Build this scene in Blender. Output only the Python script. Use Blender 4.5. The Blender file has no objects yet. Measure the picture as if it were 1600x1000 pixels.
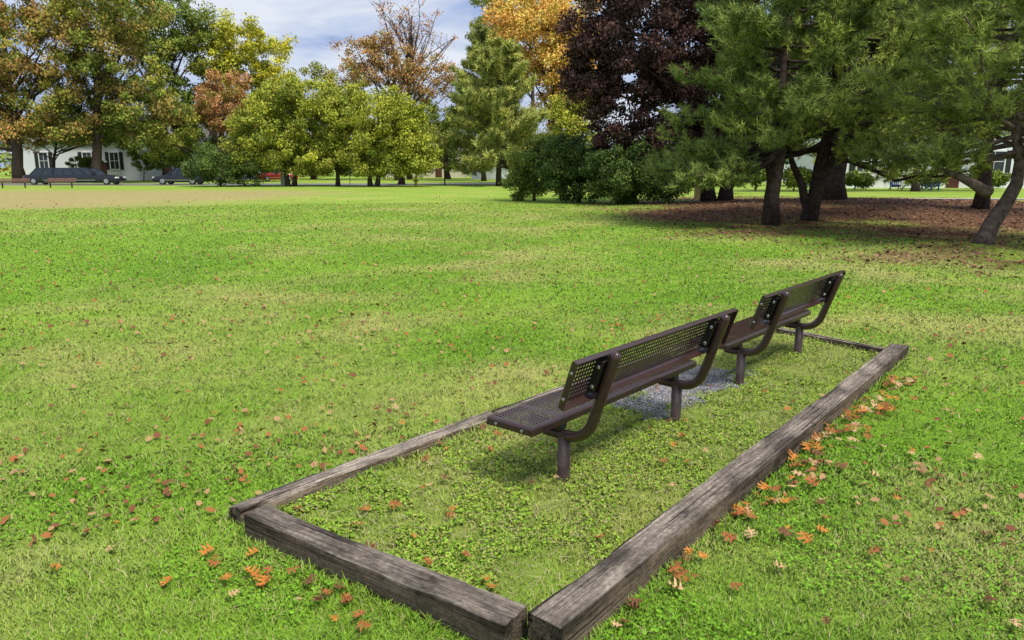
import bpy, math, random
import numpy as np
from mathutils import Vector, Matrix
random.seed(5); rng=np.random.default_rng(7)
C=bpy.context.scene.collection
PI=math.pi
PIT=math.radians(11.7); CP,SP=math.cos(PIT),math.sin(PIT); H=1.6; FX=1155.6
DX,DY=.651,.759      # long direction of the timber bed and benches
def sn(x,y): return x*DX+y*DY, -x*DY+y*DX
def xy(s,n): return s*DX-n*DY, s*DY+n*DX
_lat={}
def vn(x,y,sc,seed=0):
    if seed not in _lat: _lat[seed]=np.random.default_rng(100+seed).random((256,256))
    L=_lat[seed]; x=np.asarray(x,float)/sc; y=np.asarray(y,float)/sc
    xi=np.floor(x).astype(int); yi=np.floor(y).astype(int); fx=x-xi; fy=y-yi
    fx=fx*fx*(3-2*fx); fy=fy*fy*(3-2*fy); a=xi%256; b=(xi+1)%256; c=yi%256; d=(yi+1)%256
    return (L[a,c]*(1-fx)+L[b,c]*fx)*(1-fy)+(L[a,d]*(1-fx)+L[b,d]*fx)*fy
def ss(a,b,x): t=np.clip((x-a)/(b-a),0,1); return t*t*(3-2*t)
def gz(x,y):
    return .38*np.exp(-((np.asarray(x,float)-14)/6.5)**2-((np.asarray(y,float)-28.5)/6.5)**2)
def litter(x,y):
    q=np.abs((x-14.5)/10.0)**3+np.abs((y-26.0)/13.0)**3+ (vn(x,y,2.6,3)-.5)*1.3+(vn(x,y,.6,4)-.5)*.8
    return 1-ss(.2,1.8,q)
def dirt(x,y):
    q=ss(29,37,y+6*vn(x,y,4,5))*(1-ss(48,55,y))*(1-ss(-16,-4,x+6*vn(x,y,5,6)))
    return q
def dry(x,y):
    a=.38*vn(x,y,2.4,1)+.28*vn(x,y,.7,2)+.14*vn(x,y,.22,8)+.20*vn(x,y,7,7)
    far=.04*ss(7,20,y)
    rightp=.24*np.exp(-((x-2.2)/1.0)**2-((y-2.9)/1.0)**2)
    midl=.05*np.exp(-((x+2.0)/2.5)**2-((y-6.5)/2.2)**2)
    return np.clip(ss(.42,.92,a+far+rightp+midl),0,1)
def PW(u,v,y):
    k=(500-v)/FX; t=y/(CP+k*SP); return Vector(((u-800)/FX*t, y, H+t*(-SP+k*CP)))
def PZ(u,v,z):
    k=(500-v)/FX; t=(H-z)/(SP-k*CP); return Vector(((u-800)/FX*t,t*(CP+k*SP),z))
def PG(u,y):
    x=(u-800)/FX*(y*CP+H*SP); z=float(gz(x,y)); return Vector((x,y,z))
def seen(x,y,z):
    dz=z-H; dep=y*CP-dz*SP; yy=y*SP+dz*CP
    return dep>.1 and abs(x/dep)<.685 and abs(yy/dep)<.425
# ------------------------------------------------------------------ materials
def nodes(m):
    m.use_nodes=True; nt=m.node_tree; return nt,nt.nodes,nt.links,nt.nodes['Principled BSDF']
MATS={}
def pm(name,col,rough=.6,metal=0,var=.25,sc=6,bump=0,bsc=60,spec=.5):
    if name in MATS: return MATS[name]
    m=bpy.data.materials.new(name); nt,N,L,b=nodes(m)
    tc=N.new('ShaderNodeTexCoord'); nz=N.new('ShaderNodeTexNoise'); nz.inputs['Scale'].default_value=sc; nz.inputs['Detail'].default_value=6
    L.new(tc.outputs['Object'],nz.inputs['Vector'])
    r=N.new('ShaderNodeValToRGB'); e=r.color_ramp.elements
    e[0].position=.3; e[1].position=.7
    e[0].color=(*[c*(1-var) for c in col],1); e[1].color=(*[min(1,c*(1+var)) for c in col],1)
    L.new(nz.outputs['Fac'],r.inputs[0]); L.new(r.outputs[0],b.inputs['Base Color'])
    b.inputs['Roughness'].default_value=rough; b.inputs['Metallic'].default_value=metal; b.inputs['Specular IOR Level'].default_value=spec
    if bump:
        n2=N.new('ShaderNodeTexNoise'); n2.inputs['Scale'].default_value=bsc; n2.inputs['Detail'].default_value=5; L.new(tc.outputs['Object'],n2.inputs['Vector'])
        bp=N.new('ShaderNodeBump'); bp.inputs['Strength'].default_value=bump; bp.inputs['Distance'].default_value=.02
        L.new(n2.outputs['Fac'],bp.inputs['Height']); L.new(bp.outputs[0],b.inputs['Normal'])
    MATS[name]=m; return m
def attr_mat(name,rough=.55,spec=.3,upn=0):
    m=bpy.data.materials.new(name); nt,N,L,b=nodes(m)
    a=N.new('ShaderNodeAttribute'); a.attribute_name='col'
    L.new(a.outputs['Color'],b.inputs['Base Color']); b.inputs['Roughness'].default_value=rough; b.inputs['Specular IOR Level'].default_value=spec
    if upn:
        ge=N.new('ShaderNodeNewGeometry'); s1=N.new('ShaderNodeVectorMath'); s1.operation='SCALE'; s1.inputs['Scale'].default_value=1-upn; L.new(ge.outputs['Normal'],s1.inputs[0])
        s2=N.new('ShaderNodeVectorMath'); s2.operation='ADD'; s2.inputs[1].default_value=(0,0,upn); L.new(s1.outputs[0],s2.inputs[0])
        s3=N.new('ShaderNodeVectorMath'); s3.operation='NORMALIZE'; L.new(s2.outputs[0],s3.inputs[0]); L.new(s3.outputs[0],b.inputs['Normal'])
    return m
M_grass=attr_mat('grass_blade',.6,.10,.66)
M_leaf=attr_mat('foliage',.6,.10,.28)
M_need=attr_mat('needles',.6,.05,.38)
M_stone=attr_mat('pebble',.85,.3)
M_bark=pm('bark',(.085,.062,.05),.9,0,.5,9,.9,25,.2)
M_barkd=pm('bark_dark',(.06,.043,.036),.9,0,.5,9,.9,25,.2)
M_barkg=pm('bark_grey',(.13,.095,.075),.9,0,.55,9,1,18,.2)
# ------------------------------------------------------------------ mesh helpers
def tag(o,label=None,cat=None,group=None,kind=None):
    if label: o['label']=label
    if cat: o['category']=cat
    if group: o['group']=group
    if kind: o['kind']=kind
    return o
def empty(name,loc,rz=0):
    o=bpy.data.objects.new(name,None); C.objects.link(o); o.location=loc; o.rotation_euler=(0,0,rz); o.empty_display_size=.2; return o
def np_mesh(name,V,F,cols,mat,parent=None,smooth=False):
    me=bpy.data.meshes.new(name); V=np.asarray(V,np.float32); F=np.asarray(F,np.int32); m,k=F.shape
    me.vertices.add(len(V)); me.vertices.foreach_set('co',V.ravel())
    me.loops.add(m*k); me.loops.foreach_set('vertex_index',F.ravel())
    me.polygons.add(m); me.polygons.foreach_set('loop_start',np.arange(0,m*k,k,dtype=np.int32))
    if smooth: me.polygons.foreach_set('use_smooth',np.ones(m,bool))
    if cols is not None:
        a=me.attributes.new('col','FLOAT_COLOR','POINT'); c=np.ones((len(V),4),np.float32); c[:,:3]=cols; a.data.foreach_set('color',c.ravel())
    me.update(calc_edges=True); me.materials.append(mat)
    o=bpy.data.objects.new(name,me); C.objects.link(o)
    if parent: o.parent=parent
    return o
class MB:
    def __init__(s): s.v=[]; s.f=[]
    def add(s,V,F,M=None):
        k=len(s.v)
        for p in V:
            p=Vector(p); s.v.append(tuple(M@p if M else p))
        for f in F: s.f.append([i+k for i in f])
        return s
    def box(s,c,d,M=None):
        x,y,z=c; a,b,e=d[0]/2,d[1]/2,d[2]/2
        V=[(x+i*a,y+j*b,z+k*e) for k in(-1,1) for j in(-1,1) for i in(-1,1)]
        return s.add(V,[(0,2,3,1),(4,5,7,6),(0,1,5,4),(2,6,7,3),(0,4,6,2),(1,3,7,5)],M)
    def tube(s,pts,rad,n=8,cap=True):
        pts=[Vector(p) for p in pts]; V=[];F=[]; up=None
        for i,p in enumerate(pts):
            t=(pts[min(i+1,len(pts)-1)]-pts[max(i-1,0)])
            if t.length<1e-9: t=Vector((0,0,1))
            t.normalize()
            if up is None:
                up=Vector((1,0,0)) if abs(t.x)<.8 else Vector((0,1,0))
            up=(up-t*up.dot(t)).normalized(); w=t.cross(up)
            r=rad[i] if hasattr(rad,'__len__') else rad
            for k in range(n):
                a=2*PI*k/n; V.append(p+up*math.cos(a)*r+w*math.sin(a)*r)
        for i in range(len(pts)-1):
            for k in range(n):
                F.append((i*n+k,i*n+(k+1)%n,(i+1)*n+(k+1)%n,(i+1)*n+k))
        if cap: F.append(tuple(range(n-1,-1,-1))); F.append(tuple((len(pts)-1)*n+k for k in range(n)))
        return s.add(V,F)
    def lathe(s,prof,n=16,M=None):
        V=[];F=[]
        for r,z in prof:
            for k in range(n): a=2*PI*k/n; V.append((r*math.cos(a),r*math.sin(a),z))
        for i in range(len(prof)-1):
            for k in range(n): F.append((i*n+k,i*n+(k+1)%n,(i+1)*n+(k+1)%n,(i+1)*n+k))
        F.append(tuple(range(n-1,-1,-1))); F.append(tuple((len(prof)-1)*n+k for k in range(n)))
        return s.add(V,F,M)
    def loft(s,rings,cap=True,M=None):
        n=len(rings[0]); V=[p for r in rings for p in r]; F=[]
        for i in range(len(rings)-1):
            for k in range(n): F.append((i*n+k,i*n+(k+1)%n,(i+1)*n+(k+1)%n,(i+1)*n+k))
        if cap: F.append(tuple(range(n-1,-1,-1))); F.append(tuple((len(rings)-1)*n+k for k in range(n)))
        return s.add(V,F,M)
    def build(s,name,mat,parent=None,smooth=False,bevel=0):
        me=bpy.data.meshes.new(name); me.from_pydata(s.v,[],s.f); me.update(); me.materials.append(mat)
        if smooth:
            for p in me.polygons: p.use_smooth=True
        o=bpy.data.objects.new(name,me); C.objects.link(o)
        if parent: o.parent=parent
        if bevel:
            b=o.modifiers.new('bevel','BEVEL'); b.width=bevel; b.segments=2; b.limit_method='ANGLE'
        return o
def copy_tree(o,parent=None):
    c=o.copy(); C.objects.link(c); c.parent=parent
    for ch in [q for q in bpy.data.objects if q.parent==o]: copy_tree(ch,c)
    return c
# ------------------------------------------------------------------ camera, light, sky
cam=bpy.data.cameras.new('camera'); cam.lens=26; cam.sensor_width=36; cam.clip_end=5000; cam.clip_start=.05
co=bpy.data.objects.new('camera',cam); C.objects.link(co); co.location=(0,0,H); co.rotation_euler=(PI/2-PIT,0,0)
bpy.context.scene.camera=co
sd=Vector((.36,-.34,.87)).normalized()
su=bpy.data.lights.new('sun','SUN'); su.energy=4.0; su.angle=math.radians(14); su.color=(1,.94,.83)
so=bpy.data.objects.new('sun',su); C.objects.link(so); so.rotation_euler=sd.to_track_quat('Z','Y').to_euler(); so.location=(20,-5,40)
w=bpy.data.worlds.new('World'); bpy.context.scene.world=w; w.use_nodes=True; nt=w.node_tree; N=nt.nodes; L=nt.links
bg=N['Background']; bg.inputs['Strength'].default_value=.135
sk=N.new('ShaderNodeTexSky'); sk.sky_type='NISHITA'; sk.sun_disc=False; sk.sun_elevation=math.asin(sd.z); sk.sun_rotation=math.atan2(sd.x,sd.y)
tc=N.new('ShaderNodeTexCoord'); mp=N.new('ShaderNodeMapping'); mp.inputs['Scale'].default_value=(1.3,1.3,5); mp.inputs['Location'].default_value=(.35,.2,.3)
L.new(tc.outputs['Generated'],mp.inputs['Vector'])
nz=N.new('ShaderNodeTexNoise'); nz.inputs['Scale'].default_value=3.4; nz.inputs['Detail'].default_value=8; nz.inputs['Roughness'].default_value=.55; nz.inputs['Distortion'].default_value=.4
L.new(mp.outputs[0],nz.inputs['Vector'])
cr=N.new('ShaderNodeValToRGB'); e=cr.color_ramp.elements; e[0].position=.40; e[0].color=(2.6,3.4,5.6,1); e[1].position=.64; e[1].color=(6.2,6.5,7.1,1)
L.new(nz.outputs['Fac'],cr.inputs[0])
mx=N.new('ShaderNodeMix'); mx.data_type='RGBA'; mx.inputs['Factor'].default_value=.88
L.new(sk.outputs[0],mx.inputs['A']); L.new(cr.outputs[0],mx.inputs['B']); L.new(mx.outputs['Result'],bg.inputs['Color'])
vs=bpy.context.scene.view_settings; vs.view_transform='Standard'; vs.look='None'; vs.exposure=0
# ------------------------------------------------------------------ ground
G1=np.array((.135,.295,.020)); G2=np.array((.22,.40,.034)); GD=np.array((.41,.40,.125)); LIT=np.array((.15,.080,.050)); DIRT=np.array((.40,.29,.16))
def ground_col(x,y):
    d=dry(x,y)[...,None]; g=vn(x,y,1.3,11)[...,None]
    c=(G1*(1-g)+G2*g)*(1-d)+GD*d
    f=ss(10,40,y)[...,None]*.45; c=c*(1-f)+np.array((.33,.41,.08))*f
    k=dirt(x,y)[...,None]*.75; c=c*(1-k)+DIRT*k
    k=litter(x,y)[...,None]; c=c*(1-k)+LIT*k
    return c
def steps(*segs):
    a=[]
    for p,q,st in segs: a.append(np.arange(p,q,st))
    return np.concatenate(a+[np.array([segs[-1][1]])])
xs=steps((-2000,-100,190),(-100,-26,2),(-26,30,.35),(30,100,2),(100,2000,190)); ys=steps((-200,-2,22),(-2,40,.35),(40,100,1.2),(100,2000,190))
X,Y=np.meshgrid(xs,ys); gv=np.stack([X,Y,gz(X,Y)],-1).reshape(-1,3); nx=len(xs); ny=len(ys)
i=(np.arange(ny-1)[:,None]*nx+np.arange(nx-1)).ravel(); gf=np.stack([i,i+1,i+nx+1,i+nx],1)
gc=ground_col(X.ravel(),Y.ravel())
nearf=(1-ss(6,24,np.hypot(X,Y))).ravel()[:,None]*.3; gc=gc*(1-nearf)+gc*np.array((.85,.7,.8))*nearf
bedm=((X*DX+Y*DY>1.75)&(X*DX+Y*DY<7.2)&(-X*DY+Y*DX>1.5)&(-X*DY+Y*DX<2.95)).ravel()[:,None]*.45
gc=gc*(1-bedm)+np.array((.20,.18,.07))*bedm
mg=bpy.data.materials.new('lawn_ground'); nt,N,L,b=nodes(mg)
a=N.new('ShaderNodeAttribute'); a.attribute_name='col'; tcn=N.new('ShaderNodeTexCoord')
n1=N.new('ShaderNodeTexNoise'); n1.inputs['Scale'].default_value=5; n1.inputs['Detail'].default_value=10; n1.inputs['Roughness'].default_value=.75
L.new(tcn.outputs['Object'],n1.inputs['Vector'])
r=N.new('ShaderNodeValToRGB'); r.color_ramp.elements[0].position=.3; r.color_ramp.elements[0].color=(.6,.6,.55,1); r.color_ramp.elements[1].position=.72; r.color_ramp.elements[1].color=(1.4,1.38,1.3,1)
L.new(n1.outputs['Fac'],r.inputs[0])
mm=N.new('ShaderNodeMix'); mm.data_type='RGBA'; mm.blend_type='MULTIPLY'; mm.inputs['Factor'].default_value=1
L.new(a.outputs['Color'],mm.inputs['A']); L.new(r.outputs[0],mm.inputs['B']); L.new(mm.outputs['Result'],b.inputs['Base Color'])
b.inputs['Roughness'].default_value=.9; b.inputs['Specular IOR Level'].default_value=.1
bp=N.new('ShaderNodeBump'); bp.inputs['Strength'].default_value=.5; bp.inputs['Distance'].default_value=.04; L.new(n1.outputs['Fac'],bp.inputs['Height']); L.new(bp.outputs[0],b.inputs['Normal'])
g=np_mesh('ground',gv,gf,gc,mg,None,True); tag(g,'mown green lawn with dry patches and leaf litter under the trees','ground',kind='structure')
def strip(name,label,pts,width,mat,lift,cat):
    mb=MB(); V=[];F=[]; n=len(pts)
    for i,p in enumerate(pts):
        q=Vector(pts[min(i+1,n-1)])-Vector(pts[max(i-1,0)]); q=Vector((q.x,q.y,0)).normalized(); s_=Vector((-q.y,q.x,0))*width/2
        for sg in(-1,0,1):
            c=Vector((p[0],p[1],0))+s_*sg; V.append((c.x,c.y,float(gz(c.x,c.y))+lift))
    for i in range(n-1):
        for k in(0,1): F.append((i*3+k,i*3+3+k,i*3+4+k,i*3+1+k))
    mb.add(V,F); o=mb.build(name,mat); tag(o,label,cat,kind='structure'); return o
M_asph=pm('asphalt',(.17,.175,.185),.85,0,.2,2,.2,200)
M_conc=pm('concrete',(.42,.39,.34),.85,0,.15,2,.2,100)
strip('road','grey street passing behind the far edge of the lawn',[(x,70.0+max(0,(x+12))**2*.03,0) for x in np.arange(-110,26,4)],7,M_asph,.012,'road')
strip('kerb','pale kerb along the lawn side of the street',[(x,66.3+max(0,(x+12))**2*.03,0) for x in np.arange(-110,26,4)],.25,M_conc,.08,'kerb')
strip('path','pale path crossing beyond the pines on the right',[(x,37.5,0) for x in np.arange(19,60,1.0)],1.2,M_conc,.03,'path')
# ------------------------------------------------------------------ timber bed
def timber_mat(name,gain):
    m=bpy.data.materials.new(name); nt,N,L,b=nodes(m)
    tcn=N.new('ShaderNodeTexCoord')
    def stretched(scale,vec,detail=8,rough=.6):
        mp=N.new('ShaderNodeMapping'); mp.inputs['Scale'].default_value=vec; L.new(tcn.outputs['Object'],mp.inputs['Vector'])
        n=N.new('ShaderNodeTexNoise'); n.inputs['Scale'].default_value=scale; n.inputs['Detail'].default_value=detail; n.inputs['Roughness'].default_value=rough; L.new(mp.outputs[0],n.inputs['Vector']); return n
    ng=stretched(3,(.5,30,30)); nb=stretched(3.2,(.8,2.4,2.4),10,.65); nc=stretched(2.0,(.16,17,17),4,.55); nf=stretched(70,(.6,1,1),4,.6)
    def ramp(src,p0,c0,p1,c1):
        r=N.new('ShaderNodeValToRGB'); e=r.color_ramp.elements; e[0].position=p0; e[0].color=(*c0,1); e[1].position=p1; e[1].color=(*c1,1); L.new(src,r.inputs[0]); return r
    F='Fac'
    rg=ramp(ng.outputs[F],.30,(.12*gain,.10*gain,.085*gain),.70,(.42*gain,.37*gain,.315*gain))
    rb=ramp(nb.outputs[F],.38,(.28,.265,.25),.60,(1.25,1.21,1.16)); rc=ramp(nc.outputs[F],.37,(.09,.075,.065),.41,(1,1,1)); rf=ramp(nf.outputs[F],.35,(.65,.64,.62),.65,(1.2,1.2,1.2))
    # sun-bleached upper face, shade on the sides painted in as a darker brown
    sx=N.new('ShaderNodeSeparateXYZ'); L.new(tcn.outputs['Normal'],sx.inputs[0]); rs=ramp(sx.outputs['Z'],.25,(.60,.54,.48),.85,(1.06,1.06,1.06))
    def mul(A,B):
        q=N.new('ShaderNodeMix'); q.data_type='RGBA'; q.blend_type='MULTIPLY'; q.inputs['Factor'].default_value=1; L.new(A,q.inputs['A']); L.new(B,q.inputs['B']); return q.outputs['Result']
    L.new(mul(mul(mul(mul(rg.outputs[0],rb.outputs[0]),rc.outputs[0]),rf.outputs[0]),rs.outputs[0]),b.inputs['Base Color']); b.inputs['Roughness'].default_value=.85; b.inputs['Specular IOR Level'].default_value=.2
    ad=N.new('ShaderNodeMath'); ad.operation='MULTIPLY'; L.new(ng.outputs['Fac'],ad.inputs[0]); L.new(rc.outputs[0],ad.inputs[1])
    bp=N.new('ShaderNodeBump'); bp.inputs['Strength'].default_value=.9; bp.inputs['Distance'].default_value=.010; L.new(ad.outputs[0],bp.inputs['Height']); L.new(bp.outputs[0],b.inputs['Normal'])
    return m
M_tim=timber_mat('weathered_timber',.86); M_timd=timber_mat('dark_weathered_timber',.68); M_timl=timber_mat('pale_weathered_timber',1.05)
TIMB=[]
def timber(name,label,a,b_,wid,top,top2=None,ext=(0,0),seed=0,mat=None):
    a=Vector((a[0],a[1],0)); b_=Vector((b_[0],b_[1],0)); top2=top if top2 is None else top2
    d=(b_-a).normalized(); a=a-d*ext[0]; b_=b_+d*ext[1]; Ln=(b_-a).length
    ns=max(20,int(Ln/.025)); hw=wid/2; rings=[]
    c=.009; T0=max(top,.05)
    pts=[(-hw,-.08),(-hw,.35),(-hw,.7),(-hw,1-c/T0),(-hw+c*.3,1-.3*c/T0),(-hw+c,1),(-hw*.5,1),(0,1),(hw*.5,1),(hw-c,1),(hw-c*.3,1-.3*c/T0),(hw,1-c/T0),(hw,.7),(hw,.35),(hw,-.08)]
    for i in range(ns+1):
        x=Ln*i/ns; t=top+(top2-top)*i/ns
        bow=.008*math.sin(x*1.1+seed)
        ring=[]
        for k,(py,pz) in enumerate(pts):
            e=(vn(x*1.0+seed*13,k*.9,.10,20)-.5)*.004+(vn(x+seed*7,k*1.7,.7,21)-.5)*.008
            chip=max(0,vn(x+seed*3,k//8*5.,.34,22)-.55)*.030+max(0,vn(x+seed*5,k//8*5.,.05,24)-.6)*.008 if k in(3,4,5,9,10,11) else 0
            xx=x + ((vn(py*12,pz*8+seed,.4,23)-.5)*.016 if i in(0,ns) else 0)
            ring.append((xx,(py-np.sign(py)*chip*.7)+bow+e*.8,pz*t+(e if pz>.3 else 0)-chip))
        rings.append(ring)
    mb=MB().loft(rings); o=mb.build(name,mat or M_tim,None,True)
    for p in o.data.polygons:
        if len(p.vertices)>4: p.use_smooth=False
    o.modifiers.new('split','EDGE_SPLIT').split_angle=math.radians(42)
    o.location=a; o.rotation_euler=(0,0,math.atan2(d.y,d.x)); tag(o,label,'timber','weathered timbers edging the bench bed')
    TIMB.append((a.copy(),b_.copy(),wid)); return o
ra=PZ(860,968,.125); rb_=PZ(1404,538,.09); rm=ra.lerp(rb_,.56)
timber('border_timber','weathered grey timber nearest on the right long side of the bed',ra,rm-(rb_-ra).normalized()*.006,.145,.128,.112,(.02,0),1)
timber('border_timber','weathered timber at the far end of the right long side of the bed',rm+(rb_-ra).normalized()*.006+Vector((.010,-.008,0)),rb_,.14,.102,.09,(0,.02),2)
na=PZ(405,797,.12); nb_=PZ(808,957,.13)
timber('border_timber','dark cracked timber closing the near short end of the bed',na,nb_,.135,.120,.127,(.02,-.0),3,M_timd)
la=PZ(374,786,.09); lb=PZ(770,644,.04); lc=Vector(xy(7.28,3.0)+(0,))
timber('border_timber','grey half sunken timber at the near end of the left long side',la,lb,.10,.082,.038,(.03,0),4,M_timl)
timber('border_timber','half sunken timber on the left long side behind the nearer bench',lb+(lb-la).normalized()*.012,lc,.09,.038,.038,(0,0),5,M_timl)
rdir=(rb_-ra).normalized()
fa=Vector((rb_.x,rb_.y,0))+Vector((-rdir.y,rdir.x,0))*.085-Vector((rdir.x,rdir.y,0))*.055
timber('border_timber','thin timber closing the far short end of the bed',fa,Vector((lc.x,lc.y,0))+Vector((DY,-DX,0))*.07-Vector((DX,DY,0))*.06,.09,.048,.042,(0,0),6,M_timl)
def in_timber(x,y,m=0.0):
    k=np.zeros(x.shape,bool)
    for a,b_,wd in TIMB:
        d=(b_-a); Ln=d.length; d=d/Ln
        s_=(x-a.x)*d.x+(y-a.y)*d.y; n_=-(x-a.x)*d.y+(y-a.y)*d.x
        k|=(s_>-.01)&(s_<Ln+.01)&(np.abs(n_)<wd/2+m)
    return k
S0,S1,N0,N1=1.75,7.2,1.5,2.95
def in_bed(x,y):
    s,n=sn(x,y); return (s>S0)&(s<S1)&(n>N0)&(n<N1)
def gravel(x,y):
    s,n=sn(x,y)
    q=((s-4.9)/.76)**4+((n-2.52)/.34)**4+(vn(x,y,.22,31)-.5)*2.2+(vn(x,y,.06,32)-.5)*1.2
    return 1-ss(.1,1.6,q)
# ------------------------------------------------------------------ grass
def cone_pts(n,d0,d1,half,p=0):
    th=rng.uniform(-half,half,n); d=np.exp(rng.uniform(math.log(d0),math.log(d1),n)); return d*np.sin(th),d*np.cos(th),d
def blade_cols(x,y,n):
    d=np.clip(dry(x,y)*.95+rng.normal(0,.15,n),0,1)[:,None]; g=np.clip(vn(x,y,1.3,11)+rng.normal(0,.3,n),0,1)[:,None]
    c=(G1*(1-g)+G2*g)*(1-d)+np.array((.46,.44,.16))*d
    bp=vn(x,y,.35,17); bed=(in_bed(x,y)*(.2+.4*ss(.35,.7,bp)))[:,None]; c=c*(1-bed)+np.array((.40,.43,.10))*bed
    f=(ss(8,30,y)*.4)[:,None]; c=c*(1-f)+np.array((.34,.43,.08))*f
    c*=rng.uniform(.70,1.28,(n,1)); k=rng.random(n)<.055; c[k]=np.array((.52,.44,.24))*rng.uniform(.6,1.1,(k.sum(),1)); return c
def build_grass():
    x,y,d=cone_pts(880000,1.9,34,math.radians(43)); n=len(x)
    keep=~in_timber(x,y,.0)&(rng.random(n)>gravel(x,y)*.97)&(rng.random(n)>litter(x,y)*.96)&(rng.random(n)>in_bed(x,y)*(.15+.5*ss(.5,.75,vn(x,y,.3,18))))
    x,y,d=x[keep],y[keep],d[keep]; n=len(x)
    tuft=vn(x,y,.10,12); h=(.010+.025*rng.random(n)**1.6)*(.55+.9*tuft)*np.where(in_bed(x,y),.9,1)
    fr=in_timber(x,y,.05); h=np.where(fr,h*1.6,h)
    wd=np.maximum(.0022,.0012*d)*rng.uniform(.7,1.4,n)
    az=rng.uniform(0,2*PI,n); lean=rng.uniform(.3,1.5,n)*h; la_=rng.uniform(0,2*PI,n)
    z0=gz(x,y)-.003
    wx,wy=np.cos(az)*wd/2,np.sin(az)*wd/2; lx,ly=np.cos(la_)*lean,np.sin(la_)*lean
    c=blade_cols(x,y,n)
    nr=d<4.5
    def st(*a): return np.stack(a,-1)
    i=nr; V=np.stack([st(x-wx,y-wy,z0)[i],st(x+wx,y+wy,z0)[i],st(x-wx*.9+lx*.35,y-wy*.9+ly*.35,z0+h*.6)[i],st(x+wx*.9+lx*.35,y+wy*.9+ly*.35,z0+h*.6)[i],st(x+lx,y+ly,z0+h*.95)[i]],1)
    m=i.sum(); o=(np.arange(m)*5)[:,None]; F=np.concatenate([o+np.array([0,1,3]),o+np.array([0,3,2]),o+np.array([2,3,4])])
    tag(np_mesh('near_grass',V.reshape(-1,3),F,np.repeat(c[i],5,0),M_grass),'green grass blades of the lawn near the camera','grass',kind='stuff')
    i=~nr; V=np.stack([st(x-wx,y-wy,z0)[i],st(x+wx,y+wy,z0)[i],st(x+lx,y+ly,z0+h)[i]],1); m=i.sum(); F=np.arange(m*3).reshape(-1,3)
    tag(np_mesh('far_grass',V.reshape(-1,3),F,np.repeat(c[i],3,0),M_grass),'grass of the open lawn farther out','grass',kind='stuff')
build_grass()
def flat_leaves(x,y,z,r,c,name,label,cat,mat,k=6,tilt=.6):
    n=len(x); a=rng.uniform(0,2*PI,n)
    N_=np.stack([rng.normal(0,tilt,n),rng.normal(0,tilt,n),np.ones(n)],1); N_/=np.linalg.norm(N_,axis=1,keepdims=True)
    T=np.stack([np.cos(a),np.sin(a),np.zeros(n)],1); T-=N_*(T*N_).sum(1,keepdims=True); T/=np.linalg.norm(T,axis=1,keepdims=True); B=np.cross(N_,T)
    ang=np.arange(k)*2*PI/k; P=np.stack([x,y,z],1)
    el=rng.uniform(.5,1,n)
    V=P[:,None]+r[:,None,None]*(np.cos(ang)[None,:,None]*T[:,None]+el[:,None,None]*np.sin(ang)[None,:,None]*B[:,None])
    F=np.arange(n*k).reshape(-1,k)
    return tag(np_mesh(name,V.reshape(-1,3),F,np.repeat(c,k,0),mat),label,cat,kind='stuff')
n=70000; s=rng.uniform(S0,S1,n); nn=rng.uniform(N0,N1,n)
s=S0+(s-S0)*((s-S0)/(S1-S0))**.6
x,y=xy(s,nn); k=(~in_timber(x,y,.0))&(rng.random(n)>gravel(x,y)*1.0)&(vn(x,y,.2,13)+.4*vn(x,y,.06,15)>.62); x,y=x[k],y[k]; n=len(x)
c=np.array((.22,.37,.035))*rng.uniform(.6,1.4,(n,1)); q=rng.random(n)<.22; c[q]=np.array((.42,.43,.10))*rng.uniform(.7,1.1,(q.sum(),1))
flat_leaves(x,y,rng.uniform(.004,.028,n),rng.uniform(.003,.0082,n),c,'clover','low clover and weeds covering the soil inside the bed','clover',M_grass)
x,y,d=cone_pts(90000,1.9,8,math.radians(43)); k=(~in_timber(x,y,0))&(~in_bed(x,y))&(vn(x,y,.45,14)+.3*vn(x,y,.07,16)>.72); x,y=x[k],y[k]; n=len(x)
c=np.array((.16,.34,.024))*rng.uniform(.7,1.4,(n,1))
flat_leaves(x,y,rng.uniform(.006,.028,n),rng.uniform(.0035,.0085,n),c,'lawn_weeds','broad leaved weeds growing through the near lawn','weeds',M_grass)
# straw litter in the bed
n=3200; s=rng.uniform(S0,S1,n); nn=rng.uniform(N0,N1,n); x,y=xy(s,nn); k=~in_timber(x,y,0); x,y=x[k],y[k]; n=len(x)
a=rng.uniform(0,2*PI,n); l=rng.uniform(.02,.07,n); z=rng.uniform(.012,.03,n); ux,uy=np.cos(a),np.sin(a)
V=np.stack([np.stack([x-ux*l/2-uy*.0015,y-uy*l/2+ux*.0015,z],1),np.stack([x-ux*l/2+uy*.0015,y-uy*l/2-ux*.0015,z],1),np.stack([x+ux*l/2+uy*.001,y+uy*l/2-ux*.001,z+.006],1),np.stack([x+ux*l/2-uy*.001,y+uy*l/2+ux*.001,z+.006],1)],1)
tag(np_mesh('straw',V.reshape(-1,3),np.arange(n*4).reshape(-1,4),np.repeat(np.array((.5,.42,.24))*rng.uniform(.4,1.1,(n,1)),4,0),M_grass),'dry straw and twigs strewn over the bed','straw',kind='stuff')
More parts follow.
